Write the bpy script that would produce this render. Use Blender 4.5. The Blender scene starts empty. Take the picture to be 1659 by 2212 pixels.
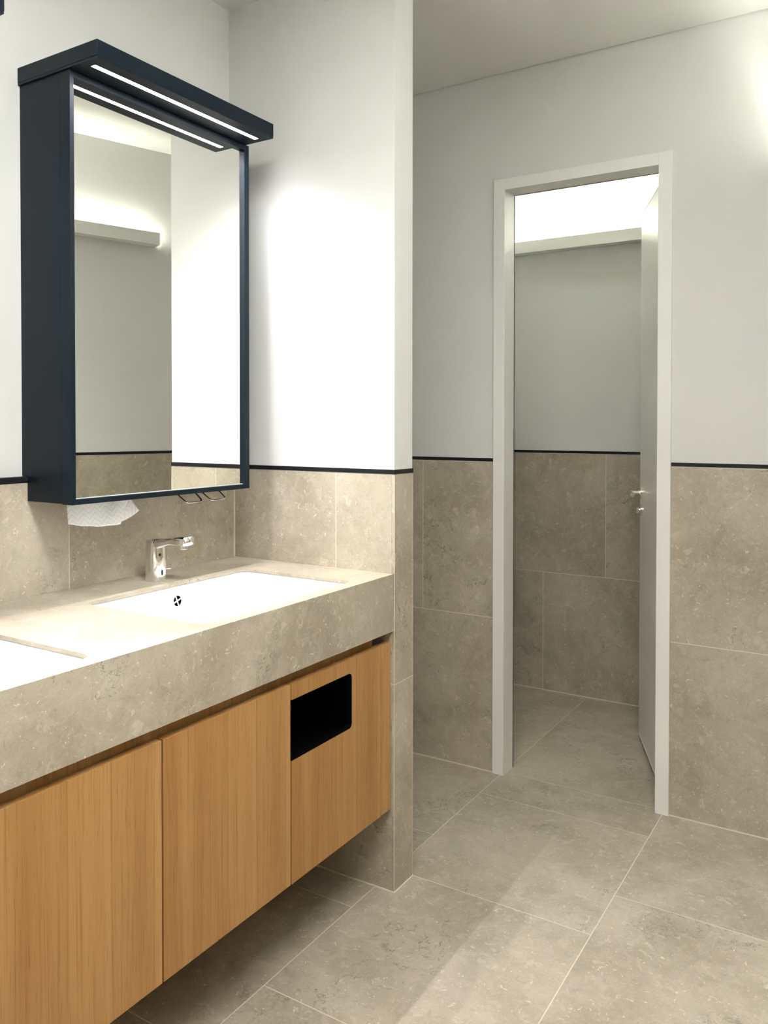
import bpy, bmesh, math, random
from mathutils import Vector, Matrix

random.seed(7)
S = 0.95                      # survey units -> metres
scene = bpy.context.scene
C = scene.collection

# ------------------------------------------------------------------ camera, world, exposure
YAW, PITCH, ROLL, FPX, SHY = 0.5559, 0.0163, 0.0007, 1766.46, -159.46
cam_data = bpy.data.cameras.new('camera')
cam = bpy.data.objects.new('camera', cam_data)
C.objects.link(cam)
cam_data.sensor_fit = 'VERTICAL'
cam_data.sensor_height = 36.0
cam_data.sensor_width = 36.0 * 1659 / 2212
cam_data.lens = FPX * 36.0 / 2212
cam_data.shift_y = SHY / 2212
cam_data.clip_start = 0.02
fw = Vector((-math.sin(YAW) * math.cos(PITCH), math.cos(YAW) * math.cos(PITCH), -math.sin(PITCH)))
rt = Vector((math.cos(YAW), math.sin(YAW), 0))
up = rt.cross(fw)
r2 = rt * math.cos(ROLL) + up * math.sin(ROLL)
u2 = -rt * math.sin(ROLL) + up * math.cos(ROLL)
M = Matrix((r2, u2, -fw)).transposed().to_4x4()
M.translation = Vector((1.883, -2.075, 1.40)) * S
cam.matrix_world = M
scene.camera = cam

w = bpy.data.worlds.new('world')
scene.world = w
w.use_nodes = True
w.node_tree.nodes['Background'].inputs[0].default_value = (0.9, 0.95, 1.0, 1)
w.node_tree.nodes['Background'].inputs[1].default_value = 0.05

scene.view_settings.view_transform = 'Standard'
scene.view_settings.look = 'None'
scene.view_settings.gamma = 1.0
scene.view_settings.use_curve_mapping = False
scene.view_settings.exposure = 2.6
HOOD_W = 0.80
HOOD_SPREAD = 130
HOOD_LED = (7.0, (0.985, 0.965, 1.0))      # strength, colour
SHELF_LED = (33.0, (0.99, 1.0, 0.875))
ROOM_LED = (12.5, (1.0, 1.0, 0.92))
FILL_LED = (7.0, (1.0, 1.0, 0.965))  # added fill light, no visible fixture
cy = scene.cycles
cy.max_bounces = 7
cy.use_adaptive_sampling = True
cy.adaptive_threshold = 0.035
cy.adaptive_min_samples = 16
cy.diffuse_bounces = 5
cy.glossy_bounces = 4
cy.sample_clamp_indirect = 0
cy.caustics_reflective = True
cy.blur_glossy = 0.0
cy.use_guiding = False

# ------------------------------------------------------------------ node helpers
def newmat(name):
    m = bpy.data.materials.new(name)
    m.use_nodes = True
    nt = m.node_tree
    b = nt.nodes['Principled BSDF']
    return m, nt, b

def nd(nt, typ, **kw):
    n = nt.nodes.new(typ)
    for k, v in kw.items():
        setattr(n, k, v)
    return n

def mathn(nt, op, a, b=None, clamp=False):
    n = nd(nt, 'ShaderNodeMath', operation=op)
    n.use_clamp = clamp
    for i, x in enumerate((a, b)):
        if x is None:
            continue
        if isinstance(x, (int, float)):
            n.inputs[i].default_value = x
        else:
            nt.links.new(x, n.inputs[i])
    return n.outputs[0]

def maprange(nt, v, a, b, c=0.0, d=1.0, smooth=False):
    n = nd(nt, 'ShaderNodeMapRange')
    if smooth:
        n.interpolation_type = 'SMOOTHSTEP'
    nt.links.new(v, n.inputs[0])
    for i, x in enumerate((a, b, c, d)):
        n.inputs[i + 1].default_value = x
    return n.outputs[0]

def noise(nt, vec, scale, detail=4, rough=0.55, dist=0.0, dim='3D'):
    n = nd(nt, 'ShaderNodeTexNoise', noise_dimensions=dim)
    n.inputs['Scale'].default_value = scale
    n.inputs['Detail'].default_value = detail
    n.inputs['Roughness'].default_value = rough
    n.inputs['Distortion'].default_value = dist
    nt.links.new(vec, n.inputs['Vector'])
    return n

def mixc(nt, fac, a, b):
    n = nd(nt, 'ShaderNodeMix', data_type='RGBA')
    if isinstance(fac, (int, float)):
        n.inputs[0].default_value = fac
    else:
        nt.links.new(fac, n.inputs[0])
    for i, x in ((6, a), (7, b)):
        if isinstance(x, tuple):
            n.inputs[i].default_value = (*x, 1)
        else:
            nt.links.new(x, n.inputs[i])
    return n.outputs[2]

def plain(name, col, rough=0.5, metal=0.0, spec=0.5, bump=0.0, bscale=300):
    m, nt, b = newmat(name)
    b.inputs['Base Color'].default_value = (*col, 1)
    b.inputs['Roughness'].default_value = rough
    b.inputs['Metallic'].default_value = metal
    b.inputs['Specular IOR Level'].default_value = spec
    tc = nd(nt, 'ShaderNodeTexCoord')
    n = noise(nt, tc.outputs['Object'], bscale, 3)
    rr = maprange(nt, n.outputs['Fac'], 0.2, 0.8, max(0, rough - 0.04), min(1, rough + 0.04))
    nt.links.new(rr, b.inputs['Roughness'])
    if bump:
        bp = nd(nt, 'ShaderNodeBump')
        bp.inputs['Strength'].default_value = bump
        bp.inputs['Distance'].default_value = 0.001
        nt.links.new(n.outputs['Fac'], bp.inputs['Height'])
        nt.links.new(bp.outputs[0], b.inputs['Normal'])
    return m

def emit(name, strength, col):
    m = bpy.data.materials.new(name)
    m.use_nodes = True
    nt = m.node_tree
    nt.nodes.clear()
    o = nd(nt, 'ShaderNodeOutputMaterial')
    e = nd(nt, 'ShaderNodeEmission')
    e.inputs[0].default_value = (*col, 1)
    e.inputs[1].default_value = strength
    nt.links.new(e.outputs[0], o.inputs[0])
    return m

def stone_mat(name, lo, mid, hi, rough=0.42, spec=0.4):
    m, nt, b = newmat(name)
    L = nt.links.new
    tc = nd(nt, 'ShaderNodeTexCoord')
    at = nd(nt, 'ShaderNodeAttribute')
    at.attribute_name = 'toff'
    sc = nd(nt, 'ShaderNodeVectorMath', operation='SCALE')
    L(at.outputs['Vector'], sc.inputs[0]); sc.inputs['Scale'].default_value = 23.0
    ad = nd(nt, 'ShaderNodeVectorMath', operation='ADD')
    L(tc.outputs['Object'], ad.inputs[0]); L(sc.outputs[0], ad.inputs[1])
    P = ad.outputs[0]
    # warped coordinates for shell fragments
    nw = noise(nt, P, 9, 3, 0.6)
    wsc = nd(nt, 'ShaderNodeVectorMath', operation='SCALE'); L(nw.outputs['Color'], wsc.inputs[0]); wsc.inputs['Scale'].default_value = 0.10
    wp = nd(nt, 'ShaderNodeVectorMath', operation='ADD'); L(P, wp.inputs[0]); L(wsc.outputs[0], wp.inputs[1])
    nw2 = noise(nt, P, 40, 3, 0.6)
    wsc2 = nd(nt, 'ShaderNodeVectorMath', operation='SCALE'); L(nw2.outputs['Color'], wsc2.inputs[0]); wsc2.inputs['Scale'].default_value = 0.055
    wp2 = nd(nt, 'ShaderNodeVectorMath', operation='ADD'); L(wp.outputs[0], wp2.inputs[0]); L(wsc2.outputs[0], wp2.inputs[1])
    W = wp2.outputs[0]
    n1 = noise(nt, P, 3.2, 5, 0.6, 0.6).outputs['Fac']
    n2 = noise(nt, W, 22, 5, 0.68, 0.8).outputs['Fac']
    n3 = noise(nt, W, 95, 3, 0.7, 0.5).outputs['Fac']
    a = mixc(nt, maprange(nt, n1, 0.38, 0.62), lo, mid)
    a = mixc(nt, maprange(nt, n2, 0.50, 0.75, 0, 0.55), a, hi)
    a = mixc(nt, maprange(nt, n2, 0.46, 0.30, 0, 0.30), a, tuple(c * 0.72 for c in lo))
    a = mixc(nt, maprange(nt, n3, 0.56, 0.72, 0, 0.26), a, hi)
    a = mixc(nt, maprange(nt, n3, 0.44, 0.28, 0, 0.26), a, tuple(c * 0.62 for c in lo))
    # shell flakes
    def flakes(scale, thr, dens, col, amt, stretch):
        nonlocal a
        mp = nd(nt, 'ShaderNodeMapping'); mp.inputs['Scale'].default_value = stretch
        mp.inputs['Rotation'].default_value = (0.5, 0.9, 0.4)
        L(W, mp.inputs['Vector'])
        v = nd(nt, 'ShaderNodeTexVoronoi'); v.inputs['Scale'].default_value = scale
        L(mp.outputs[0], v.inputs['Vector'])
        near = maprange(nt, v.outputs['Distance'], thr, thr * 0.7)
        sx = nd(nt, 'ShaderNodeSeparateColor'); L(v.outputs['Color'], sx.inputs[0])
        pick = mathn(nt, 'GREATER_THAN', sx.outputs[0], 1 - dens)
        f = mathn(nt, 'MULTIPLY', near, pick)
        f = mathn(nt, 'MULTIPLY', f, amt)
        a = mixc(nt, f, a, col)
    flakes(24, 0.40, 0.10, tuple(c * 1.08 for c in hi), 0.38, (1, 1.9, 1.0))
    flakes(60, 0.34, 0.07, tuple(c * 1.25 for c in hi), 0.6, (1, 1.7, 1.2))
    flakes(140, 0.34, 0.04, tuple(min(1, c * 1.45) for c in hi), 0.7, (1, 1.3, 1))
    flakes(34, 0.36, 0.10, tuple(c * 0.80 for c in lo), 0.35, (1.6, 1, 1))
    # feathery hairlines
    fn = noise(nt, W, 30, 4, 0.7, 1.2).outputs['Fac']
    fd = mathn(nt, 'ABSOLUTE', mathn(nt, 'SUBTRACT', fn, 0.5))
    a = mixc(nt, maprange(nt, fd, 0.010, 0.002, 0, 0.30), a, tuple(c * 1.12 for c in hi))
    fn = noise(nt, P, 38, 4, 0.7, 1.5).outputs['Fac']
    fd = mathn(nt, 'ABSOLUTE', mathn(nt, 'SUBTRACT', fn, 0.5))
    a = mixc(nt, maprange(nt, fd, 0.009, 0.002, 0, 0.26), a, tuple(c * 0.66 for c in lo))
    # fine brown veins
    vn = noise(nt, W, 4.2, 7, 0.62, 0.7).outputs['Fac']
    vd = mathn(nt, 'ABSOLUTE', mathn(nt, 'SUBTRACT', vn, 0.5))
    line = maprange(nt, vd, 0.0060, 0.0012)
    msk = maprange(nt, noise(nt, P, 2.7, 2).outputs['Fac'], 0.53, 0.60)
    f = mathn(nt, 'MULTIPLY', mathn(nt, 'MULTIPLY', line, msk), 0.75)
    a = mixc(nt, f, a, tuple(c * 0.40 for c in lo))
    vn2 = noise(nt, W, 11, 6, 0.65, 0.5).outputs['Fac']
    vd2 = mathn(nt, 'ABSOLUTE', mathn(nt, 'SUBTRACT', vn2, 0.5))
    line2 = maprange(nt, vd2, 0.006, 0.001)
    msk2 = maprange(nt, noise(nt, P, 6, 2).outputs['Fac'], 0.55, 0.62)
    f = mathn(nt, 'MULTIPLY', mathn(nt, 'MULTIPLY', line2, msk2), 0.45)
    a = mixc(nt, f, a, tuple(c * 0.5 for c in lo))
    L(a, b.inputs['Base Color'])
    L(maprange(nt, n2, 0.2, 0.8, rough - 0.06, rough + 0.08), b.inputs['Roughness'])
    b.inputs['Specular IOR Level'].default_value = spec
    bpn = nd(nt, 'ShaderNodeBump'); bpn.inputs['Strength'].default_value = 0.08; bpn.inputs['Distance'].default_value = 0.001
    L(n3, bpn.inputs['Height']); L(bpn.outputs[0], b.inputs['Normal'])
    return m

def oak_mat(name):
    m, nt, b = newmat(name)
    L = nt.links.new
    tc = nd(nt, 'ShaderNodeTexCoord')
    sep = nd(nt, 'ShaderNodeSeparateXYZ'); L(tc.outputs['Object'], sep.inputs[0])
    # veneer leaves across y
    wob = noise(nt, tc.outputs['Object'], 1.2, 2).outputs['Fac']
    yy = mathn(nt, 'ADD', sep.outputs[1], mathn(nt, 'MULTIPLY', wob, 0.006))
    v = nd(nt, 'ShaderNodeTexVoronoi', voronoi_dimensions='1D'); v.inputs['Scale'].default_value = 11.0
    L(yy, v.inputs['W'])
    sc = nd(nt, 'ShaderNodeSeparateColor'); L(v.outputs['Color'], sc.inputs[0])
    def grain(sy, sz, detail, rough=0.6):
        mp = nd(nt, 'ShaderNodeMapping'); mp.inputs['Scale'].default_value = (sy, sy, sz)
        L(tc.outputs['Object'], mp.inputs['Vector'])
        ofs = nd(nt, 'ShaderNodeVectorMath', operation='ADD'); L(mp.outputs[0], ofs.inputs[0]); L(v.outputs['Color'], ofs.inputs[1])
        return noise(nt, ofs.outputs[0], 1.0, detail, rough, 0.15).outputs['Fac']
    g1 = grain(24, 0.7, 3)
    g2 = grain(190, 3.0, 4, 0.7)
    g3 = grain(420, 14.0, 3, 0.6)
    a = mixc(nt, maprange(nt, sc.outputs[0], 0, 1), (0.375, 0.185, 0.056), (0.505, 0.280, 0.106))
    a = mixc(nt, maprange(nt, g1, 0.35, 0.68, 0, 0.55), a, (0.53, 0.305, 0.125))
    a = mixc(nt, maprange(nt, g2, 0.50, 0.30, 0, 0.60), a, (0.27, 0.115, 0.028))
    a = mixc(nt, maprange(nt, g3, 0.40, 0.28, 0, 0.60), a, (0.20, 0.080, 0.018))
    L(a, b.inputs['Base Color'])
    L(maprange(nt, g2, 0.2, 0.8, 0.52, 0.40), b.inputs['Roughness'])
    b.inputs['Specular IOR Level'].default_value = 0.35
    bpn = nd(nt, 'ShaderNodeBump'); bpn.inputs['Strength'].default_value = 0.10; bpn.inputs['Distance'].default_value = 0.0006
    L(g3, bpn.inputs['Height']); L(bpn.outputs[0], b.inputs['Normal'])
    return m

def paper_mat(name):
    m, nt, b = newmat(name)
    L = nt.links.new
    uv = nd(nt, 'ShaderNodeUVMap')
    sep = nd(nt, 'ShaderNodeSeparateXYZ'); L(uv.outputs[0], sep.inputs[0])
    tri = mathn(nt, 'PINGPONG', sep.outputs[0], 0.5)            # chevron: 0..0.5 triangle
    h = mathn(nt, 'ADD', sep.outputs[1], mathn(nt, 'MULTIPLY', tri, 2.3))
    fr = mathn(nt, 'FRACT', h)
    d = mathn(nt, 'ABSOLUTE', mathn(nt, 'SUBTRACT', fr, 0.5))
    line = maprange(nt, d, 0.045, 0.02)
    nz = noise(nt, uv.outputs[0], 30, 2).outputs['Fac']
    line = mathn(nt, 'MULTIPLY', line, maprange(nt, nz, 0.35, 0.55, 0.45, 0.8))
    a = mixc(nt, line, (0.90, 0.90, 0.90), (0.42, 0.42, 0.44))
    L(a, b.inputs['Base Color'])
    b.inputs['Roughness'].default_value = 0.9
    b.inputs['Specular IOR Level'].default_value = 0.1
    bpn = nd(nt, 'ShaderNodeBump'); bpn.inputs['Strength'].default_value = 0.3; bpn.inputs['Distance'].default_value = 0.0005
    L(mathn(nt, 'MULTIPLY', line, -1), bpn.inputs['Height']); L(bpn.outputs[0], b.inputs['Normal'])
    return m

def plaster_mat(name, col):
    m, nt, b = newmat(name)
    L = nt.links.new
    tc = nd(nt, 'ShaderNodeTexCoord')
    n = noise(nt, tc.outputs['Object'], 90, 4, 0.6).outputs['Fac']
    n0 = noise(nt, tc.outputs['Object'], 1.6, 3).outputs['Fac']
    L(mixc(nt, maprange(nt, n0, 0.3, 0.7), tuple(c * 0.985 for c in col), col), b.inputs['Base Color'])
    b.inputs['Roughness'].default_value = 0.85
    b.inputs['Specular IOR Level'].default_value = 0.2
    bpn = nd(nt, 'ShaderNodeBump'); bpn.inputs['Strength'].default_value = 0.12; bpn.inputs['Distance'].default_value = 0.0015
    L(n, bpn.inputs['Height']); L(bpn.outputs[0], b.inputs['Normal'])
    return m

STONE = stone_mat('greige_limestone', (0.370, 0.322, 0.246), (0.490, 0.436, 0.346), (0.615, 0.560, 0.462))
GROUT = plain('sand_grout', (0.70, 0.64, 0.52), 0.8, spec=0.2, bump=0.2)
PLASTER = plaster_mat('white_plaster', (0.70, 0.70, 0.682))
CEIL = plaster_mat('white_ceiling_paint', (0.70, 0.70, 0.67))
BLACKTRIM = plain('black_anodised_strip', (0.010, 0.010, 0.013), 0.38, spec=0.4)
CABPAINT = plain('dark_blue_grey_lacquer', (0.003, 0.010, 0.018), 0.42, spec=0.26, bump=0.12, bscale=900)
OAK = oak_mat('oak_veneer')
CHROME = plain('polished_chrome', (0.80, 0.80, 0.80), 0.07, metal=1.0)
BRUSHED = plain('satin_stainless', (0.78, 0.75, 0.69), 0.20, metal=1.0)
CERAMIC = plain('white_ceramic', (0.80, 0.80, 0.79), 0.10, spec=0.6)
WHITEPAINT = plain('white_satin_paint', (0.80, 0.80, 0.775), 0.33, spec=0.45)
BLACKPL = plain('black_plastic', (0.0012, 0.0012, 0.0014), 0.6, spec=0.08)
DARKGLASS = plain('sensor_glass_and_reflection', (0.01, 0.01, 0.012), 0.08, spec=0.5)
PAPER = paper_mat('embossed_paper_towel')
HOODE = emit('cabinet_led', *HOOD_LED)
SHELFE = emit('cubicle_led', *SHELF_LED)
ROOME = emit('room_led', *ROOM_LED)
FILLE = emit('fill_light_glow', *FILL_LED)
MIRROR, _nt, _b = newmat('mirror_glass')
_b.inputs['Base Color'].default_value = (0.87, 0.88, 0.84, 1)
_b.inputs['Metallic'].default_value = 1.0
_b.inputs['Roughness'].default_value = 0.0

# ------------------------------------------------------------------ mesh helpers
class MB:
    """collects shapes (in survey units, world axes) and links them as one mesh object"""
    def __init__(s):
        s.v = []; s.f = []; s.m = []; s.t = []; s.uv = None; s.sm = []
    def add(s, vs, fs, mi=0, toff=(0, 0, 0), smooth=False):
        o = len(s.v)
        s.v += [tuple(v) for v in vs]
        for f in fs:
            s.f.append([i + o for i in f]); s.m.append(mi); s.t.append(toff); s.sm.append(smooth)
        return s
    def hexa(s, p, mi=0, toff=(0, 0, 0)):
        return s.add(p, [(0, 3, 2, 1), (4, 5, 6, 7), (0, 1, 5, 4), (1, 2, 6, 5), (2, 3, 7, 6), (3, 0, 4, 7)], mi, toff)
    def box(s, x0, x1, y0, y1, z0, z1, mi=0, toff=(0, 0, 0), bev=0.0):
        if x0 > x1: x0, x1 = x1, x0
        if y0 > y1: y0, y1 = y1, y0
        if z0 > z1: z0, z1 = z1, z0
        if not bev:
            return s.hexa([(x0, y0, z0), (x1, y0, z0), (x1, y1, z0), (x0, y1, z0), (x0, y0, z1), (x1, y0, z1), (x1, y1, z1), (x0, y1, z1)], mi, toff)
        bm = bmesh.new()
        bmesh.ops.create_cube(bm, size=1)
        for v in bm.verts:
            v.co = Vector(((x0 + x1) / 2 + v.co.x * (x1 - x0), (y0 + y1) / 2 + v.co.y * (y1 - y0), (z0 + z1) / 2 + v.co.z * (z1 - z0)))
        bmesh.ops.bevel(bm, geom=list(bm.edges), offset=bev, segments=2, affect='EDGES', profile=0.5)
        return s.frombm(bm, mi, toff)
    def frombm(s, bm, mi=0, toff=(0, 0, 0), smooth=False):
        bm.verts.index_update()
        s.add([v.co[:] for v in bm.verts], [[v.index for v in f.verts] for f in bm.faces], mi, toff, smooth)
        bm.free()
        return s
    def oriented(s, O, U, V, N, u0, u1, v0, v1, n0, n1, mi=0, toff=(0, 0, 0)):
        """box in the frame O + u U + v V + n N"""
        P = []
        for n in (n0, n1):
            for (a, b) in ((u0, v0), (u1, v0), (u1, v1), (u0, v1)):
                P.append(tuple(O + U * a + V * b + N * n))
        return s.hexa(P, mi, toff)
    def tube(s, pts, r, seg=12, mi=0, caps=True, taper=None):
        pts = [Vector(p) for p in pts]
        n = len(pts); rings = []
        prev = None
        for i, p in enumerate(pts):
            t = (pts[min(i + 1, n - 1)] - pts[max(i - 1, 0)]).normalized()
            if prev is None:
                a = t.orthogonal().normalized()
            else:
                a = (prev - t * prev.dot(t)).normalized()
            prev = a
            b = t.cross(a)
            rr = r if taper is None else r * taper[i]
            rings.append([p + (a * math.cos(k * 2 * math.pi / seg) + b * math.sin(k * 2 * math.pi / seg)) * rr for k in range(seg)])
        vs = [v for rg in rings for v in rg]
        fs = [(i * seg + k, i * seg + (k + 1) % seg, (i + 1) * seg + (k + 1) % seg, (i + 1) * seg + k) for i in range(n - 1) for k in range(seg)]
        s.add(vs, fs, mi, smooth=True)
        if caps:
            s.add(rings[0], [list(range(seg))[::-1]], mi); s.add(rings[-1], [list(range(seg))], mi)
        return s
    def disc(s, c, axis, r, h, seg=32, mi=0, bev=0.0):
        """solid disc starting at c, h along axis"""
        axis = Vector(axis).normalized(); c = Vector(c)
        if bev:
            pts = [c, c + axis * (h - bev), c + axis * h]; tp = [1, 1, (r - bev) / r]
        else:
            pts = [c, c + axis * h]; tp = [1, 1]
        a = axis.orthogonal().normalized(); b = axis.cross(a)
        rings = [[p + (a * math.cos(k * 2 * math.pi / seg) + b * math.sin(k * 2 * math.pi / seg)) * r * t for k in range(seg)] for p, t in zip(pts, tp)]
        vs = [v for rg in rings for v in rg]
        fs = [(i * seg + k, i * seg + (k + 1) % seg, (i + 1) * seg + (k + 1) % seg, (i + 1) * seg + k) for i in range(len(rings) - 1) for k in range(seg)]
        fs.append(list(range(seg))[::-1]); fs.append([(len(rings) - 1) * seg + k for k in range(seg)])
        return s.add(vs, fs, mi)
    def prism(s, poly, axis, a0, a1, mi=0):
        """polygon in the two other axes, extruded along axis from a0 to a1"""
        def P(q, a):
            return {'x': (a, q[0], q[1]), 'y': (q[0], a, q[1]), 'z': (q[0], q[1], a)}[axis]
        n = len(poly)
        vs = [P(q, a0) for q in poly] + [P(q, a1) for q in poly]
        fs = [list(range(n)), list(range(2 * n - 1, n - 1, -1))] + [(i + n, (i + 1) % n + n, (i + 1) % n, i) for i in range(n)]
        return s.add(vs, fs, mi)
    def build(s, name, mats, parent=None, base=(0, 0, 0), **props):
        if not isinstance(mats, (list, tuple)):
            mats = [mats]
        b = Vector(base)
        me = bpy.data.meshes.new(name)
        me.from_pydata([tuple((Vector(v) - b) * S) for v in s.v], [], s.f)
        for m in mats:
            me.materials.append(m)
        ca = me.color_attributes.new('toff', 'FLOAT_COLOR', 'CORNER')
        for p in me.polygons:
            p.material_index = s.m[p.index]; p.use_smooth = s.sm[p.index]
            for li in p.loop_indices:
                ca.data[li].color = (*s.t[p.index], 1)
        bm = bmesh.new(); bm.from_mesh(me)
        bmesh.ops.recalc_face_normals(bm, faces=list(bm.faces))
        bm.to_mesh(me); bm.free()
        o = bpy.data.objects.new(name, me)
        C.objects.link(o)
        if parent is not None:
            o.parent = parent
        else:
            o.location = b * S
        for k, v in props.items():
            o[k] = v
        return o

def thing(name, label, cat, base, group=None, kind=None):
    o = bpy.data.objects.new(name, None)
    C.objects.link(o)
    o.location = Vector(base) * S
    o.empty_display_size = 0.05
    if label: o['label'] = label
    if cat: o['category'] = cat
    if group: o['group'] = group
    if kind: o['kind'] = kind
    return o

def copy_tree(o, parent=None):
    c = o.copy(); C.objects.link(c)
    c.parent = parent
    for ch in list(o.children):
        copy_tree(ch, c)
    return c

def rnd():
    return (random.random(), random.random(), random.random())

def tiles(O, U, V, N, rects, gap=0.0016, back=0.010):
    """separate tiles (front face at n=0) over a grout bed, all one mesh"""
    O, U, V, N = map(Vector, (O, U, V, N))
    mb = MB()
    lo_u = min(r[0] for r in rects); hi_u = max(r[1] for r in rects)
    lo_v = min(r[2] for r in rects); hi_v = max(r[3] for r in rects)
    for (a, b, c, d) in rects:
        mb.oriented(O, U, V, N, a + (gap if a > lo_u else 0), b - (gap if b < hi_u else 0), c + (gap if c > lo_v else 0), d - (gap if d < hi_v else 0), -back + 0.001, 0.0, 0, rnd())
    mb.oriented(O, U, V, N, lo_u + 0.0006, hi_u - 0.0006, lo_v + 0.0006, hi_v - 0.0006, -back, -0.0003, 1)
    return mb

X = Vector((1, 0, 0)); Y = Vector((0, 1, 0)); Z = Vector((0, 0, 1))
XE, YP2, YD, YW = 0.6307, 0.1092, 0.9377, 2.028
ZS, ZSB, ZT, ZG, ZC = 1.2667, 1.2534, 1.2504, 0.6254, 2.7877
ZTOP, ZCB = 0.9567, 0.7864
PX = -0.0216
YL = -1.802                 # inner face of the far-left return wall (mirror image of the visible one)
YF = -3.3                   # wall behind the camera
TH = 0.3112
RO = Vector((1.609, YD, 0)); RU = Vector((math.sin(TH), -math.cos(TH), 0)); RN = Vector((-math.cos(TH), -math.sin(TH), 0))
RL = (YD - YF) / math.cos(TH)

# ------------------------------------------------------------------ floor and ceiling
def rows(phase, y0, y1, p=0.6304):
    k = math.ceil((y0 - phase) / p)
    ys = [y0]
    while phase + k * p < y1:
        if phase + k * p > y0 + 0.02: ys.append(phase + k * p)
        k += 1
    return ys + [y1]
cols = [0.5631 + 0.6304 * k for k in range(-2, 6)]
TH_Y = 0.965
fr = []
phases = [0.30, None, 0.1137, 0.338, 0.02, 0.45, 0.2]
for i in range(len(cols) - 1):
    ys = rows(phases[i], YF - 0.1, TH_Y) if phases[i] is not None else [YF - 0.1, -2.65, -2.02, -1.387, -0.757, -0.126, 0.37, TH_Y]
    fr += [(cols[i], cols[i + 1], ys[k], ys[k + 1]) for k in range(len(ys) - 1)]
wc_rows = [[TH_Y, 1.5, 2.13], [TH_Y, 1.372, 2.0, 2.13], [TH_Y, 1.573, 2.13], [TH_Y, 1.38, 2.0, 2.13]]
for i in range(4):
    ys = wc_rows[i]
    fr += [(cols[i], cols[i + 1], ys[k], ys[k + 1]) for k in range(len(ys) - 1)]
tiles((0, 0, 0), X, Y, Z, fr, back=0.03).build('floor', [STONE, GROUT], kind='structure')

mb = MB()
mb.box(-0.7, 3.3, YF - 0.1, YD - 0.006, ZC, ZC + 0.02)
mb.box(-0.7, 3.3, YD - 0.006, YD + 0.1, ZC + 0.016, ZC + 0.02)
mb.box(-0.7, 3.3, YD + 0.09, 2.13, ZC, ZC + 0.02)
mb.box(-0.7, 3.3, YF - 0.1, 2.13, ZC + 0.02, ZC + 0.09)
mb.build('ceiling', CEIL, kind='structure')

# ------------------------------------------------------------------ walls
def seal(name, pts_dirs, parent):
    """thin pale sealant beads; list of boxes"""
    mb = MB()
    for b in pts_dirs: mb.box(*b)
    return mb.build(name, GROUT, parent)

# left wall carrying the mirrors: plaster above, thick stone facing below
wl = MB().box(-0.25, PX, YF - 0.1, 2.13, 0, ZC + 0.01).build('wall_left', PLASTER, kind='structure')
r = []
for (a, b) in ((-1.802, -1.307), (-1.307, -0.653), (-0.653, 0.0)):
    r += [(a, b, 0.0, ZG), (a, b, ZG, ZT)]
tiles((0, 0, 0), Y, Z, X, r, back=0.0212).build('wall_tiles', [STONE, GROUT], wl)
MB().box(PX + 0.0004, 0.003, YL, 0.0, ZSB, ZS, bev=0.0006).build('black_border', BLACKTRIM, wl)
seal('sealant_joint', [(0, 0.004, -0.0065, -0.0008, ZTOP, ZT), (0, 0.004, YL, 0, 0, 0.004)], wl)

# return wall (pier) at the end of the vanity, and its twin at the far left end
def pier(name, y0, y1, sgn):
    core = MB()
    core.box(PX, XE - 0.011, y0 + 0.011, y1 - 0.011, 0, ZT)
    core.box(PX, XE - 0.0015, y0 + 0.0015, y1 - 0.0015, ZT - 0.0, ZC + 0.01)
    p = core.build(name, PLASTER, kind='structure')
    j = 0.418
    for O, U, N, rr in (((0, y0, 0), X, -Y, [(PX, j, ZG, ZT), (j, XE - 0.0093, ZG, ZT), (PX, XE - 0.0093, 0, ZG)]),
                        ((0, y1, 0), X, Y, [(PX, j, ZG, ZT), (j, XE - 0.0093, ZG, ZT), (PX, XE - 0.0093, 0, ZG)]),
                        ((XE, 0, 0), Y, X, [(y0 + 0.0008, y1 - 0.0008, 0, ZG), (y0 + 0.0008, y1 - 0.0008, ZG, ZT)])):
        tiles(O, U, Z, N, rr).build('wall_tiles', [STONE, GROUT], p)
    # mitred corner lines and border strip wrapping three sides
    mb = MB()
    for yy in (y0, y1):
        mb.box(XE - 0.0012, XE + 0.0004, yy - 0.0004 if yy == y0 else yy - 0.0012, yy + 0.0012 if yy == y0 else yy + 0.0004, 0, ZT)
    mb.build('corner_joint', GROUT, p)
    MB().box(PX, XE + 0.001, y0 - 0.001, y1 + 0.001, ZSB, ZS, bev=0.0004).build('black_border', BLACKTRIM, p)
    seal('sealant_joint', [(0, XE + 0.004, y0 - 0.004, y0, 0, 0.0035), (XE, XE + 0.004, y0, y1, 0, 0.0035), (0, XE, y1, y1 + 0.004, 0, 0.0035)], p)
    return p
pier('wall_return', 0.0, YP2, 1)
pier('wall_return_far', YL - 0.109, YL, -1)

# door wall
OX0, OX1, OZ = 0.552, 1.193, 2.349        # rough opening inside the frame
wd = MB()
for (x0, x1, z0, z1) in ((PX, OX0, 0, ZT), (OX1, 2.3, 0, ZT)):
    wd.box(x0, x1, YD + 0.010, YD + 0.088, z0, z1)
for (x0, x1, z0, z1) in ((PX, OX0, ZT, ZC + 0.018), (OX1, 2.3, ZT, ZC + 0.018), (OX0, OX1, OZ, ZC + 0.018)):
    wd.box(x0, x1, YD + 0.0015, YD + 0.088, z0, z1)
wd = wd.build('wall_back', PLASTER, kind='structure')
tiles((0, YD, 0), X, Z, -Y, [(PX, 0.206, ZG, ZT), (0.206, 0.545, ZG, ZT), (PX, 0.545, 0, ZG)]).build('wall_tiles', [STONE, GROUT], wd)
tiles((0, YD, 0), X, Z, -Y, [(1.20, 1.700, ZG, ZT), (1.20, 1.700, 0, ZG)]).build('wall_tiles', [STONE, GROUT], wd)
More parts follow.
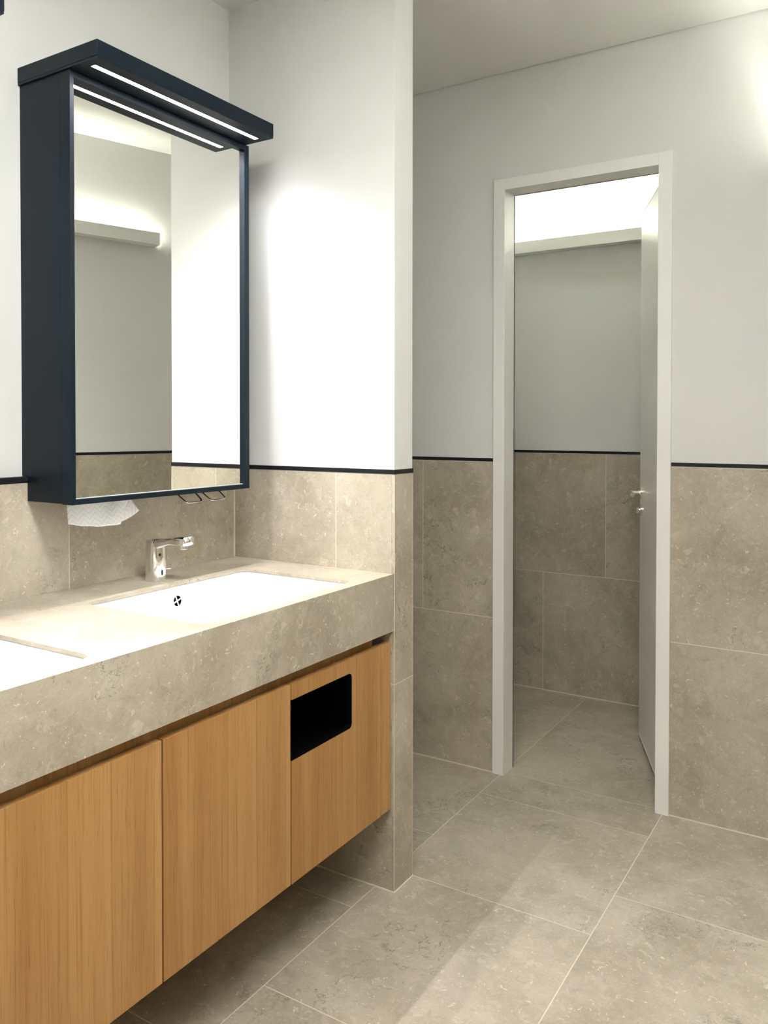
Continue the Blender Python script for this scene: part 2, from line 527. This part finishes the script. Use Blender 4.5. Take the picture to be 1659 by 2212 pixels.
for (a, b) in ((PX, 0.5299), (1.2158, 1.62)):
    MB().box(a, b, YD - 0.001, YD + 0.009, ZSB, ZS, bev=0.0004).build('black_border', BLACKTRIM, wd)
seal('sealant_joint', [(PX, 0.5299, YD - 0.004, YD, 0, 0.0035), (1.2158, 1.62, YD - 0.004, YD, 0, 0.0035)], wd)

# right wall, set at an angle
wr = MB()
wr.oriented(RO, RU, Z, RN, 0, RL + 0.1, 0, ZT, -0.15, -0.010)
wr.oriented(RO, RU, Z, RN, 0, RL + 0.1, ZT, ZC + 0.01, -0.15, -0.0015)
wr = wr.build('wall_right', PLASTER, kind='structure')
rr = []
for k in range(5):
    rr += [(max(0, -0.35 + k * 1.26), min(RL, 0.91 + k * 1.26), ZG, ZT), (max(0, -0.9 + k * 1.26), min(RL, 0.36 + k * 1.26), 0, ZG)]
rr = [q for q in rr if q[1] - q[0] > 0.05]
tiles(RO, RU, Z, RN, rr).build('wall_tiles', [STONE, GROUT], wr)
MB().oriented(RO, RU, Z, RN, 0, RL, ZSB, ZS, -0.009, 0.001).build('black_border', BLACKTRIM, wr)
# wall behind the camera
wf = MB().box(PX, 3.2, YF - 0.1, YF - 0.0015, 0, ZC + 0.01).build('wall_front', PLASTER, kind='structure')
rr = [(PX + k * 1.0, min(3.1, PX + (k + 1) * 1.0), z0, z1) for k in range(4) for z0, z1 in ((0, ZG), (ZG, ZT)) if PX + k < 3.0]
tiles((0, YF, 0), X, Z, Y, rr, back=0.0012).build('wall_tiles', [STONE, GROUT], wf)
MB().box(PX, 3.1, YF - 0.001, YF + 0.001, ZSB, ZS).build('black_border', BLACKTRIM, wf)

# toilet cubicle beyond the door
WX0, WX1 = -0.02, 1.36
wc = MB()
wc.box(PX - 0.2, WX1 + 0.1, YW + 0.010, YW + 0.1, 0, ZT)
wc.box(PX - 0.2, WX1 + 0.1, YW + 0.0015, YW + 0.1, ZT, ZC + 0.01)
wc = wc.build('wall_cubicle_back', PLASTER, kind='structure')
rr = [(WX0, 0.026, ZG, ZT), (0.026, 0.656, ZG, ZT), (0.656, 1.286, ZG, ZT), (1.286, WX1, ZG, ZT),
      (WX0, 0.325, 0, ZG), (0.325, 0.955, 0, ZG), (0.955, WX1, 0, ZG)]
tiles((0, YW, 0), X, Z, -Y, rr).build('wall_tiles', [STONE, GROUT], wc)
MB().box(WX0, WX1, YW - 0.001, YW + 0.009, ZSB, ZS).build('black_border', BLACKTRIM, wc)
seal('sealant_joint', [(WX0, WX1, YW - 0.004, YW, 0, 0.0035)], wc)
ws = MB().box(WX1 + 0.0015, WX1 + 0.1, YD + 0.088, YW + 0.1, 0, ZC + 0.01).build('wall_cubicle_right', PLASTER, kind='structure')
tiles((WX1, 0, 0), Y, Z, -X, [(YD + 0.09, 1.6, 0, ZG), (1.6, YW, 0, ZG), (YD + 0.09, YW, ZG, ZT)], back=0.0012).build('wall_tiles', [STONE, GROUT], ws)

# ------------------------------------------------------------------ door: steel frame, leaf ajar into the cubicle
db = (0.873, YD, 0)
door = thing('door_1', None, None, db, kind='structure')
fx0, fx1, fz = 0.5299, 1.2158, 2.3715
ix0, ix1, iz = 0.577, 1.168, 2.327
FY = YD - 0.010
B = 1.030
f = MB()
f.box(fx0, ix0, FY, YD + 0.001, 0, fz, bev=0.0012)
f.box(ix1, fx1, FY, YD + 0.001, 0, fz, bev=0.0012)
f.box(ix0 - 0.001, ix1 + 0.001, FY, YD + 0.001, iz, fz, bev=0.0012)
f.box(OX0, ix0, YD, B, 0, OZ)                       # jamb linings
f.box(ix1, OX1, YD, B, 0, OZ)
f.box(ix0, ix1, YD, B, iz, OZ)
f.box(fx0, ix0 - 0.018, B - 0.002, B + 0.010, 0, fz)        # rear flange with rebate for the leaf
f.box(ix1 + 0.022, fx1, B - 0.002, B + 0.010, 0, fz)
f.box(ix0 - 0.018, ix1 + 0.022, B - 0.002, B + 0.010, iz + 0.018, fz)
f.build('door_frame', WHITEPAINT, door, db)
# thin rubber seal in the rebate
g = MB()
g.box(ix0 - 0.002, ix0 + 0.0012, B - 0.006, B, 0, iz)
g.box(ix0, ix1, B - 0.006, B, iz - 0.0012, iz + 0.002)
g.build('rubber_seal', plain('grey_rubber', (0.09, 0.09, 0.085), 0.7), door, db)
Hn = Vector((1.186, 1.000, 0)); En = Vector((0.938, 1.596, 0))
t = (En - Hn).normalized(); LW = (En - Hn).length
n = Vector((-t.y, t.x, 0))
if n.x > 0: n = -n
LB, LT = 0.030, 2.322
leaf = MB()
bm = bmesh.new(); bmesh.ops.create_cube(bm, size=1)
for v in bm.verts:
    q = v.co + Vector((0.5, 0.5, 0.5))
    v.co = Hn + t * (q.x * LW) + n * (-0.04 * q.y) + Z * (LB + q.z * (LT - LB))
bmesh.ops.bevel(bm, geom=list(bm.edges), offset=0.0015, segments=2, affect='EDGES')
leaf.frombm(bm)
leaf = leaf.build('door_leaf', WHITEPAINT, door, db)
hz, kz = 1.104, 1.028
hp = Hn + t * (LW - 0.045) + Z * hz
mb = MB()
mb.disc(hp, n, 0.026, 0.009, 32, bev=0.0015)
pts = [hp + n * 0.008, hp + n * 0.040]
for k in range(1, 7):
    a = k / 6 * math.pi / 2
    pts.append(hp + n * (0.040 + 0.014 * math.sin(a)) - t * (0.014 * (1 - math.cos(a))))
pts += [hp + n * 0.054 - t * 0.06, hp + n * 0.054 - t * 0.118]
mb.tube(pts, 0.0098, 16)
mb.build('door_handle', BRUSHED, leaf, db)
kp = Hn + t * (LW - 0.045) + Z * kz
mb = MB(); mb.disc(kp, n, 0.026, 0.009, 32, bev=0.0015)
mb.disc(kp + n * 0.008, n, 0.008, 0.006, 20, bev=0.001)
mb.oriented(kp, t, Z, n, -0.004, 0.004, -0.012, 0.012, 0.012, 0.022)
mb.build('lock_rosette', BRUSHED, leaf, db)
for hzz in (0.28, 1.95):
    MB().tube([Hn + n * 0.006 + t * -0.004 + Z * (hzz - 0.05), Hn + n * 0.006 + t * -0.004 + Z * (hzz + 0.05)], 0.007, 14).build('door_hinge', BRUSHED, door, db)

# ------------------------------------------------------------------ light shelves (white wall ledges with a hidden LED strip)
SZ0, SZ1, SD = 2.302, 2.362, 0.060
def light_shelf(O, U, N, u0, u1, label, em, group):
    O, U, N = Vector(O), Vector(U), Vector(N)
    base = O + U * ((u0 + u1) / 2) + Z * SZ0
    th = thing('light_shelf', label, 'wall light', base, group)
    m = MB()
    m.oriented(O, U, Z, N, u0, u1, SZ0, SZ1, SD - 0.009, SD)
    m.oriented(O, U, Z, N, u0, u1, SZ0, SZ0 + 0.009, -0.001, SD - 0.009)
    m.oriented(O, U, Z, N, u0, u1, SZ0 + 0.009, SZ0 + 0.030, -0.001, 0.006)
    m.build('ledge_profile', WHITEPAINT, th, base)
    MB().oriented(O, U, Z, N, u0 + 0.02, u1 - 0.02, SZ0 + 0.0095, SZ0 + 0.016, 0.020, 0.036).build('led_strip', em, th, base)
light_shelf((0, YW, 0), X, -Y, WX0 + 0.005, WX1 - 0.004, 'white light ledge glowing upwards on the back wall of the toilet cubicle', SHELFE, None)
light_shelf(RO, RU, RN, 0.092, 3.9, 'white light ledge glowing upwards, seen reflected in the mirror cabinet', ROOME, None)

# unseen fill light added on the ceiling to raise the overall brightness
pb = (1.55, -1.35, ZC)
pl = thing('ceiling_fill_light', 'long flat white fill light added overhead in front of the washstand, unseen', 'fill light', pb)
m = MB()
for (a, b, c, d) in ((0.95, 2.15, -1.56, -1.545), (0.95, 2.15, -1.155, -1.14), (0.95, 0.965, -1.545, -1.155), (2.135, 2.15, -1.545, -1.155)):
    m.box(a, b, c, d, ZC - 0.035, ZC + 0.0005)
m.box(0.965, 2.135, -1.545, -1.155, ZC - 0.010, ZC + 0.0005)
m.build('fill_light_housing', WHITEPAINT, pl, pb)
MB().box(0.966, 2.134, -1.544, -1.156, ZC - 0.032, ZC - 0.026).build('diffuser', FILLE, pl, pb, label='glowing white diffuser of the added fill light')

# ------------------------------------------------------------------ mirror cabinets
PITCHY = -0.883
def mirror_cabinet():
    base = (PX, -0.455, 1.2017)
    th = thing('mirror_cabinet', 'dark blue-grey mirror cabinet with lit canopy above the right basin', 'mirror cabinet', base, 'mirror cabinets over the vanity')
    y0, y1, z0, z1, xs, xm, xg = -0.7784, -0.1259, 1.2017, 2.2657, 0.1395, 0.177, 0.1663
    case = MB()
    case.prism([(PX, z1), (PX, 1.2680), (0.0032, 1.2680), (0.0004, 1.2530), (0.0004, z0 + 0.002), (xs - 0.0012, z0 + 0.002), (xs - 0.0012, z1)], 'y', y0 + 0.001, y1 - 0.001)
    case.build('cabinet_body', CABPAINT, th, base)
    # front frame: four mitred bars around the glass
    iy0, iy1, iz0, iz1 = -0.7660, -0.1470, 1.2155, 2.2475
    fr_ = MB()
    fr_.box(xs, xm, y0, iy0, z0, z1 - 0.0008, bev=0.0009)
    fr_.box(xs, xm, iy1, y1, z0, z1 - 0.0008, bev=0.0009)
    fr_.box(xs, xm, iy0 - 0.001, iy1 + 0.001, z0, iz0, bev=0.0009)
    fr_.box(xs, xm, iy0 - 0.001, iy1 + 0.001, iz1, z1 - 0.0008, bev=0.0009)
    fr_.build('mirror_frame', CABPAINT, th, base)
    MB().box(xg - 0.006, xg, iy0 - 0.004, iy1 + 0.002, iz0 - 0.004, iz1 + 0.004).build('mirror_glass', MIRROR, th, base, label='mirror glass')
    MB().box(xg + 0.0003, xg + 0.0009, iy0 - 0.0005, iy1, iz0, iz0 + 0.0022).build('glass_edge_trim', plain('pale_edge', (0.75, 0.78, 0.76), 0.3), th, base)
    # canopy with LED slot on the underside
    hy0, hy1, hz0, hz1, hx = -0.7837, -0.1371, 2.2657, 2.3095, 0.2844
    ly0, ly1, lx0, lx1 = -0.758, -0.160, 0.229, 0.246
    h = MB()
    h.box(PX, hx, hy0, hy1, hz0 + 0.006, hz1, bev=0.0009)
    h.box(PX, lx0, hy0 + 0.001, hy1 - 0.001, hz0, hz0 + 0.007)
    h.box(lx1, hx - 0.0005, hy0 + 0.001, hy1 - 0.001, hz0, hz0 + 0.007)
    h.box(lx0, lx1, hy0 + 0.001, ly0, hz0, hz0 + 0.007)
    h.box(lx0, lx1, ly1, hy1 - 0.001, hz0, hz0 + 0.007)
    h = h.build('light_canopy', CABPAINT, th, base)
    MB().box(lx0 + 0.0005, lx1 - 0.0005, ly0 + 0.0005, ly1 - 0.0005, hz0 + 0.0008, hz0 + 0.0055).build('led_strip', HOODE, h, base, label='glowing white light strip')
    la = bpy.data.lights.new('canopy_lamp', 'AREA')
    la.shape = 'RECTANGLE'; la.size = (lx1 - lx0 - 0.002) * S; la.size_y = (ly1 - ly0 - 0.002) * S
    la.energy = HOOD_W; la.color = HOOD_LED[1]; la.spread = math.radians(HOOD_SPREAD)
    lo = bpy.data.objects.new('canopy_lamp', la); C.objects.link(lo); lo.parent = th
    lo.location = (Vector(((lx0 + lx1) / 2, (ly0 + ly1) / 2, hz0 + 0.0004)) - Vector(base)) * S
    # two wire pull levers under the cabinet
    for (ya, yb) in ((-0.321, -0.247), (-0.219, -0.143)):
        w_ = MB()
        P = [(0.035, ya - 0.002, z0 + 0.003), (0.060, ya, 1.1925)]
        c1 = Vector((0.100, ya + 0.004, 1.1660)); c2 = Vector((0.100, yb - 0.007, 1.1668))
        def arc(pa, pc, pb, m=6):
            return [tuple(Vector(pa).lerp(pc, q / m).lerp(Vector(pc).lerp(Vector(pb), q / m), q / m)) for q in range(m + 1)]
        P += arc(Vector((0.089, ya + 0.003, 1.1733)), c1, c1 + Vector((0, 0.013, 0.0)))
        P += arc(c2 + Vector((0, -0.010, 0)), c2, Vector((0.090, yb - 0.004, 1.1735)))
        P += [(0.060, yb, 1.1925), (0.035, yb + 0.002, z0 + 0.003)]
        w_.tube(P, 0.0027, 10)
        w_.build('wire_lever', CHROME, th, base, label='chrome wire lever under the cabinet')
    return th
mc = mirror_cabinet()
mc2 = copy_tree(mc)
mc2.location.y += PITCHY * S
mc2['label'] = 'second dark mirror cabinet, only its canopy corner showing at the top left edge'

# ------------------------------------------------------------------ worktop with two cut-outs
def rrect(x0, x1, y0, y1, r, seg=8):
    pts = []
    for (cx, cy_, a0) in ((x1 - r, y1 - r, 0), (x0 + r, y1 - r, 90), (x0 + r, y0 + r, 180), (x1 - r, y0 + r, 270)):
        for k in range(seg + 1):
            a = math.radians(a0 + 90 * k / seg)
            pts.append((cx + r * math.cos(a), cy_ + r * math.sin(a)))
    return pts
BX0, BX1, BY0, BY1 = 0.184, 0.588, -0.752, -0.160
holes = [rrect(BX0, BX1, BY0 + k * PITCHY, BY1 + k * PITCHY, 0.030) for k in (0, 1)]
FX = 0.6285
def plate(outer, holes, z0, z1):
    bm = bmesh.new(); edges = []; loops = []
    for lp in [outer] + holes:
        vs = [bm.verts.new((x, y, z1)) for x, y in lp]
        loops.append(lp)
        edges += [bm.edges.new((vs[i], vs[(i + 1) % len(vs)])) for i in range(len(vs))]
    bmesh.ops.triangle_fill(bm, use_beauty=True, use_dissolve=False, edges=edges)
    bm.verts.index_update()
    mb = MB()
    vt = [v.co[:] for v in bm.verts]; ft = [[v.index for v in f.verts] for f in bm.faces]
    bm.free()
    mb.add(vt, ft); mb.add([(x, y, z0) for x, y, _ in vt], [g[::-1] for g in ft])
    for lp in loops:
        nn = len(lp)
        mb.add([(x, y, z1) for x, y in lp] + [(x, y, z0) for x, y in lp], [(i, (i + 1) % nn, (i + 1) % nn + nn, i + nn) for i in range(nn)])
    return mb
tb = (0.3, -0.9, ZCB)
top = plate([(0.001, YL + 0.0015), (FX, YL + 0.0015), (FX, -0.0015), (0.001, -0.0015)], holes, ZTOP - 0.009, ZTOP)
wt = top.build('worktop', STONE, None, tb, label='long limestone washstand worktop with a deep front apron and two sunk basins', category='countertop')
MB().box(FX - 0.03, FX, YL + 0.0015, -0.0015, ZCB, ZTOP - 0.009).build('apron', STONE, wt, tb)

# ------------------------------------------------------------------ basins
def basin():
    base = (0.386, -0.456, ZTOP - 0.15)
    th = thing('washbasin', 'white rectangular undermount washbasin, right one, below the chrome tap', 'sink', base, 'undermount washbasins')
    zr = ZTOP - 0.0092
    prof = [(-0.018, zr - 0.0005, 0.040), (-0.002, zr - 0.0005, 0.031), (0.000, zr - 0.003, 0.030), (0.001, zr - 0.030, 0.030), (0.004, zr - 0.075, 0.032),
            (0.008, zr - 0.098, 0.036), (0.016, zr - 0.113, 0.044), (0.030, zr - 0.122, 0.055), (0.060, zr - 0.126, 0.060), (0.120, zr - 0.129, 0.060), (0.175, zr - 0.131, 0.022)]
    mb = MB(); rings = []
    for (ins, z, r) in prof:
        rings.append([(x, y, z) for x, y in rrect(BX0 + ins, BX1 - ins, BY0 + ins, BY1 - ins, r)])
    nn = len(rings[0])
    # outer skin follows 9 mm outside, closed at the flange
    outer = []
    for (ins, z, r) in prof:
        outer.append([(x, y, z - (0.009 if ins >= 0.016 or ins < 0 else 0.004)) for x, y in rrect(BX0 + ins - (0.009 if ins >= 0 else 0), BX1 - ins + (0.009 if ins >= 0 else 0), BY0 + ins - (0.009 if ins >= 0 else 0), BY1 - ins + (0.009 if ins >= 0 else 0), r)])
    def skin(rg):
        vs = [v for q in rg for v in q]
        return vs, [(i * nn + k, i * nn + (k + 1) % nn, (i + 1) * nn + (k + 1) % nn, (i + 1) * nn + k) for i in range(len(rg) - 1) for k in range(nn)]
    vs, fs = skin(rings)
    fs.append([(len(rings) - 1) * nn + k for k in range(nn)])
    mb.add(vs, fs, smooth=True)
    o = len(rings[0]) * len(rings)
    vs, fs = skin(outer); fs.append([(len(outer) - 1) * nn + k for k in range(nn)])
    mb.add(vs, fs, smooth=True)
    mb.add(rings[0] + outer[0], [(k, (k + 1) % nn, (k + 1) % nn + nn, k + nn) for k in range(nn)])
    mb.build('basin_bowl', CERAMIC, th, base)
    # overflow cover: ring with four spokes over a black disc painted as the recess's shade
    c = Vector((BX0 + 0.0075, -0.449, 0.9085)); ax = Vector((1, 0, 0.08)).normalized()
    a = Y.copy(); b = ax.cross(a)
    ov = MB()
    seg = 40
    def ring(r0, r1, h0, h1):
        vs = []
        for (rr_, hh) in ((r1, h0), (r1, h1 - 0.001), (r1 - 0.0012, h1), (r0, h1), (r0, h0)):
            vs += [c + ax * hh + (a * math.cos(k * 2 * math.pi / seg) + b * math.sin(k * 2 * math.pi / seg)) * rr_ for k in range(seg)]
        fs = [(i * seg + k, i * seg + (k + 1) % seg, ((i + 1) % 5) * seg + (k + 1) % seg, ((i + 1) % 5) * seg + k) for i in range(5) for k in range(seg)]
        ov.add(vs, fs)
    ring(0.0145, 0.0215, -0.004, 0.0040)
    ov.disc(c - ax * 0.001, ax, 0.0038, 0.0045, 20)
    for k in range(4):
        an = math.radians(18 + 90 * k)
        d = a * math.cos(an) + b * math.sin(an); e = ax.cross(d)
        ov.oriented(c, d, e, ax, 0.001, 0.0155, -0.0021, 0.0021, -0.001, 0.0030)
    ov = ov.build('overflow_cover', CHROME, th, base, label='round chrome overflow cover with four slots')
    MB().disc(c - ax * 0.0038, ax, 0.0150, 0.0016, 24).build('overflow_shade', BLACKPL, ov, base)
    dr = MB(); cc = Vector(((BX0 + BX1) / 2, (BY0 + BY1) / 2, zr - 0.1312))
    dr.disc(cc, Z, 0.032, 0.003, 36, bev=0.001); dr.disc(cc + Z * 0.003, Z, 0.024, 0.004, 32, bev=0.0015)
    dr.build('drain', CHROME, th, base)
    return th
bs = basin()
bs2 = copy_tree(bs); bs2.location.y += PITCHY * S
bs2['label'] = 'white rectangular undermount washbasin cut off by the left picture edge'

# ------------------------------------------------------------------ sensor tap
def tap():
    cx_, cy_ = 0.1080, -0.4460
    base = (cx_, cy_, ZTOP)
    th = thing('sensor_tap', 'chrome sensor tap standing behind the right basin', 'faucet', base, None)
    # body and spout as one blended casting: stacked sections
    mb = MB()
    seg = 40
    def sect(cx, cy, z, rx, ry, ex=2.4, tilt=0.0, front=0.0):
        out = []
        for k in range(seg):
            a = 2 * math.pi * k / seg
            c_, s_ = math.cos(a), math.sin(a)
            px = rx * math.copysign(abs(c_) ** (2 / ex), c_); py = ry * math.copysign(abs(s_) ** (2 / ex), s_)
            out.append((cx + px, cy + py, z + tilt * px))
        return out
    rings = [sect(cx_, cy_, ZTOP - 0.001, 0.0285, 0.0270), sect(cx_, cy_, ZTOP + 0.001, 0.0290, 0.0275), sect(cx_, cy_, ZTOP + 0.030, 0.0288, 0.0272),
             sect(cx_ - 0.0003, cy_, ZTOP + 0.070, 0.0282, 0.0264), sect(cx_ - 0.001, cy_, ZTOP + 0.092, 0.0278, 0.0256), sect(cx_ - 0.001, cy_, ZTOP + 0.104, 0.0276, 0.0246, tilt=0.10),
             sect(cx_ - 0.001, cy_, ZTOP + 0.1165, 0.0272, 0.0236, tilt=0.12), sect(cx_ - 0.001, cy_, ZTOP + 0.1185, 0.0255, 0.0222, tilt=0.12)]
    vs = [v for q in rings for v in q]
    fs = [(i * seg + k, i * seg + (k + 1) % seg, (i + 1) * seg + (k + 1) % seg, (i + 1) * seg + k) for i in range(len(rings) - 1) for k in range(seg)]
    fs += [list(range(seg))[::-1], [(len(rings) - 1) * seg + k for k in range(seg)]]
    mb.add(vs, fs, smooth=True)
    mb.build('tap_body', CHROME, th, base)
    # spout: sections along x, flat top rising slightly to the tip
    sp = MB(); seg2 = 28; rg = []
    for (x, zt, zb, hw) in ((cx_ - 0.010, 1.0735, 1.049, 0.0215), (cx_ + 0.020, 1.0775, 1.0505, 0.0215), (cx_ + 0.045, 1.0810, 1.0590, 0.0200), (cx_ + 0.070, 1.0845, 1.0640, 0.0190),
                            (cx_ + 0.085, 1.0865, 1.0640, 0.0188), (cx_ + 0.092, 1.0880, 1.0625, 0.0200), (cx_ + 0.125, 1.0915, 1.0640, 0.0200), (cx_ + 0.1310, 1.0905, 1.0680, 0.0185)):
        q = []
        for k in range(seg2):
            a = 2 * math.pi * k / seg2
            c_, s_ = math.cos(a), math.sin(a)
            q.append((x, cy_ + hw * math.copysign(abs(c_) ** 0.5, c_), (zt + zb) / 2 + (zt - zb) / 2 * math.copysign(abs(s_) ** 0.5, s_)))
        rg.append(q)
    vs = [v for q in rg for v in q]
    fs = [(i * seg2 + k, i * seg2 + (k + 1) % seg2, (i + 1) * seg2 + (k + 1) % seg2, (i + 1) * seg2 + k) for i in range(len(rg) - 1) for k in range(seg2)]
    fs += [list(range(seg2))[::-1], [(len(rg) - 1) * seg2 + k for k in range(seg2)]]
    sp.add(vs, fs, smooth=True)
    sp = sp.build('spout', CHROME, th, base)
    ae = MB(); ae.disc((cx_ + 0.106, cy_, 1.0660), (0.10, 0, -1), 0.0125, 0.0125, 28, bev=0.0012)
    ae.build('aerator', CHROME, sp, base)
    # sensor window on the front (facing the user), plus a painted dark reflection
    def patch(az, z0, z1, w2, r_out, name):
        m_ = MB(); a0 = math.radians(az); P = []
        n_ = 16
        hh = (z1 - z0) / 2; zc = (z0 + z1) / 2
        front = []; back = []
        for k in range(n_):
            a = 2 * math.pi * k / n_
            uu = w2 * math.copysign(abs(math.cos(a)) ** 0.8, math.cos(a)); vv = hh * math.copysign(abs(math.sin(a)) ** 0.6, math.sin(a))
            an = a0 + uu / r_out
            for lst, rr_ in ((front, r_out + 0.0006), (back, r_out - 0.003)):
                lst.append((cx_ + rr_ * math.cos(an), cy_ + rr_ * math.sin(an), zc + vv))
        m_.add(front + back, [list(range(n_)), list(range(2 * n_ - 1, n_ - 1, -1))] + [(i, (i + 1) % n_, (i + 1) % n_ + n_, i + n_) for i in range(n_)])
        return m_.build(name, DARKGLASS, th, base)
    patch(-8, ZTOP + 0.018, ZTOP + 0.034, 0.0030, 0.0289, 'sensor_window')
    patch(-22, ZTOP + 0.073, ZTOP + 0.081, 0.0035, 0.0284, 'reflection_patch')  # dark reflection in the chrome, put on as a patch
    kn = MB(); az = math.radians(52); d = Vector((math.cos(az), math.sin(az), 0)); c = Vector((cx_, cy_, ZTOP + 0.031))
    kn.tube([c + d * 0.022, c + d * 0.031, c + d * 0.032, c + d * 0.041], 0.0042, 16, taper=[0.7, 0.7, 1, 1])
    kn.build('mixing_knob', CHROME, th, base)
    return th
tp = tap()

# ------------------------------------------------------------------ vanity cabinets
XD, DT = 0.6195, 0.0195
ZD0, ZD1 = 0.2516, 0.7541
def cabinet(y0, y1, label, hole=False, filler=None):
    base = (0.3, (y0 + y1) / 2, ZD0)
    th = thing('vanity_cabinet', label, 'cabinet', base, 'wall-hung oak cabinets below the worktop')
    XC = 0.5720
    m = MB()
    tt = 0.016
    m.box(0.001, XC, y0, y0 + tt, ZD0 + 0.004, ZCB - 0.001)
    m.box(0.001, XC, y1 - tt, y1, ZD0 + 0.004, ZCB - 0.001)
    m.box(0.001, XC, y0 + tt, y1 - tt, ZD0 + 0.004, ZD0 + 0.022)
    m.box(0.001, 0.010, y0 + tt, y1 - tt, ZD0 + 0.022, ZCB - 0.001)
    m.build('cabinet_carcass', OAK, th, base)
    MB().box(0.5725, 0.588, y0, y1, ZD1 - 0.045, ZCB - 0.0008).build('top_rail', OAK, th, base)
    dy0, dy1 = y0 + 0.0021, y1 - 0.0021
    if not hole:
        MB().box(XD - DT, XD, dy0, dy1, ZD0, ZD1, bev=0.0008).build('cabinet_door', OAK, th, base)
    else:
        hy1, hz0, hz1, r = -0.2090, 0.5620, 0.7145, 0.013
        poly = [(dy1, ZD0), (dy1, ZD1), (dy0, ZD1), (dy0, hz1)]
        poly += [(hy1 - r + r * math.sin(math.radians(a)), hz1 - r + r * math.cos(math.radians(a))) for a in range(0, 91, 15)]
        poly += [(hy1 - r + r * math.cos(math.radians(a)), hz0 + r - r * math.sin(math.radians(a))) for a in range(0, 91, 15)]
        poly += [(dy0, hz0), (dy0, ZD0)]
        m = MB(); m.prism(poly, 'x', XD - DT, XD)
        for q in range(3, len(poly) - 2): m.m[2 + q] = 1
        m.build('cabinet_door', [OAK, BLACKPL], th, base, label='oak door with a rounded rectangular waste slot')
        c = MB()                                  # open-fronted black chute behind the slot
        a0, a1, b0, b1 = dy0 - 0.0008, hy1 + 0.02, hz0 - 0.02, hz1 + 0.012
        x0, x1 = 0.20, XD - DT - 0.0005
        c.box(x0, x1, a0 + 0.017, a0 + 0.020, b0, b1); c.box(x0, x1, a1 - 0.003, a1, b0, b1)
        c.box(x0, x1, a0 + 0.017, a1, b1 - 0.003, b1); c.box(x0, x0 + 0.003, a0 + 0.017, a1, b0, b1)
        c.box(x0, x1, a0 + 0.017, a1, b0, b0 + 0.003)
        c.box(x1 - 0.0015, x1, a0 - 0.0005, a0 + 0.020, b0, b1)
        c.build('waste_chute', BLACKPL, th, base, label='black waste chute')
        if filler:
            MB().box(XD - DT, XD, filler[0] + 0.0021, filler[1], ZD0, ZD1, bev=0.0008).build('filler_strip', OAK, th, base)
    return th
cabinet(-0.4787, -0.0563, 'oak cabinet with a black rectangular waste slot in its door', True, (-0.0563, -0.0035))
cabinet(-0.9006, -0.4787, 'plain oak cabinet directly left of the one with the waste slot')
cabinet(-1.3225, -0.9006, 'plain oak cabinet cut off by the left picture edge, below the left basin')
cabinet(-1.7444, -1.3225, 'oak cabinet at the far left end of the washstand, outside the picture')

# ------------------------------------------------------------------ paper towel hanging out of the cabinet
def towel():
    base = (0.10, -0.63, 1.2017)
    th = thing('paper_towel', 'white paper towel with grey zigzag lines hanging under the mirror cabinet', 'paper towel', base)
    def sheet(name, grid_fn, nu, nv, uvfn):
        me = bpy.data.meshes.new(name)
        vs = []; uvs = []
        for j in range(nv + 1):
            for i in range(nu + 1):
                p = Vector(grid_fn(i / nu, j / nv))
                vs.append(tuple((p - Vector(base)) * S)); uvs.append(uvfn(p, i / nu, j / nv))
        fs = [(j * (nu + 1) + i, j * (nu + 1) + i + 1, (j + 1) * (nu + 1) + i + 1, (j + 1) * (nu + 1) + i) for j in range(nv) for i in range(nu)]
        me.from_pydata(vs, [], fs)
        uv = me.uv_layers.new(name='UVMap')
        for lp in me.loops:
            uv.data[lp.index].uv = uvs[lp.vertex_index]
        me.materials.append(PAPER)
        for p in me.polygons: p.use_smooth = True
        o = bpy.data.objects.new(name, me); C.objects.link(o); o.parent = th
        sm = o.modifiers.new('solid', 'SOLIDIFY'); sm.thickness = 0.0004
        return o
    def lerp(a, b, t_): return a + (b - a) * t_
    def main(u, v):                      # u along y, v downwards
        yb = lerp(-0.7275, -0.556, u)
        yt = lerp(-0.722, -0.520, u)
        zt = 1.2035
        zb = lerp(1.1445, 1.1275, u) - 0.006 * math.sin(math.pi * u) + 0.0008 * math.sin(u * 19)
        y = lerp(yt, yb, v); z = lerp(zt, zb, v)
        x = 0.082 + 0.010 * v + 0.0025 * math.sin(u * 9.5 + 1) * v - 0.010 * math.exp(-((u - 0.70) / 0.12) ** 2) * (1 - v)
        return (x, y, z)
    sheet('towel_sheet', main, 40, 14, lambda p, u, v: (p.y / 0.0375, p.z / 0.0145))
    def flap(u, v):
        # turned corner behind the main sheet: quad (top-left, top-right, tip, bottom)
        a = Vector((0.074, -0.560, 1.2035)); b = Vector((0.074, -0.516, 1.2035)); c = Vector((0.086, -0.4875, 1.1590)); d = Vector((0.080, -0.557, 1.1300))
        top_ = a.lerp(b, u); bot_ = d.lerp(c, u)
        p = top_.lerp(bot_, v)
        p.x += 0.003 * math.sin(u * 3.0) * v
        p.z -= 0.0030 * math.sin(math.pi * u) * v
        return p
    sheet('towel_corner', flap, 16, 12, lambda p, u, v: ((p.y * 0.55 - p.z * 0.85) / 0.0375, (p.z * 0.55 + p.y * 0.85) / 0.0145))
    return th
towel()
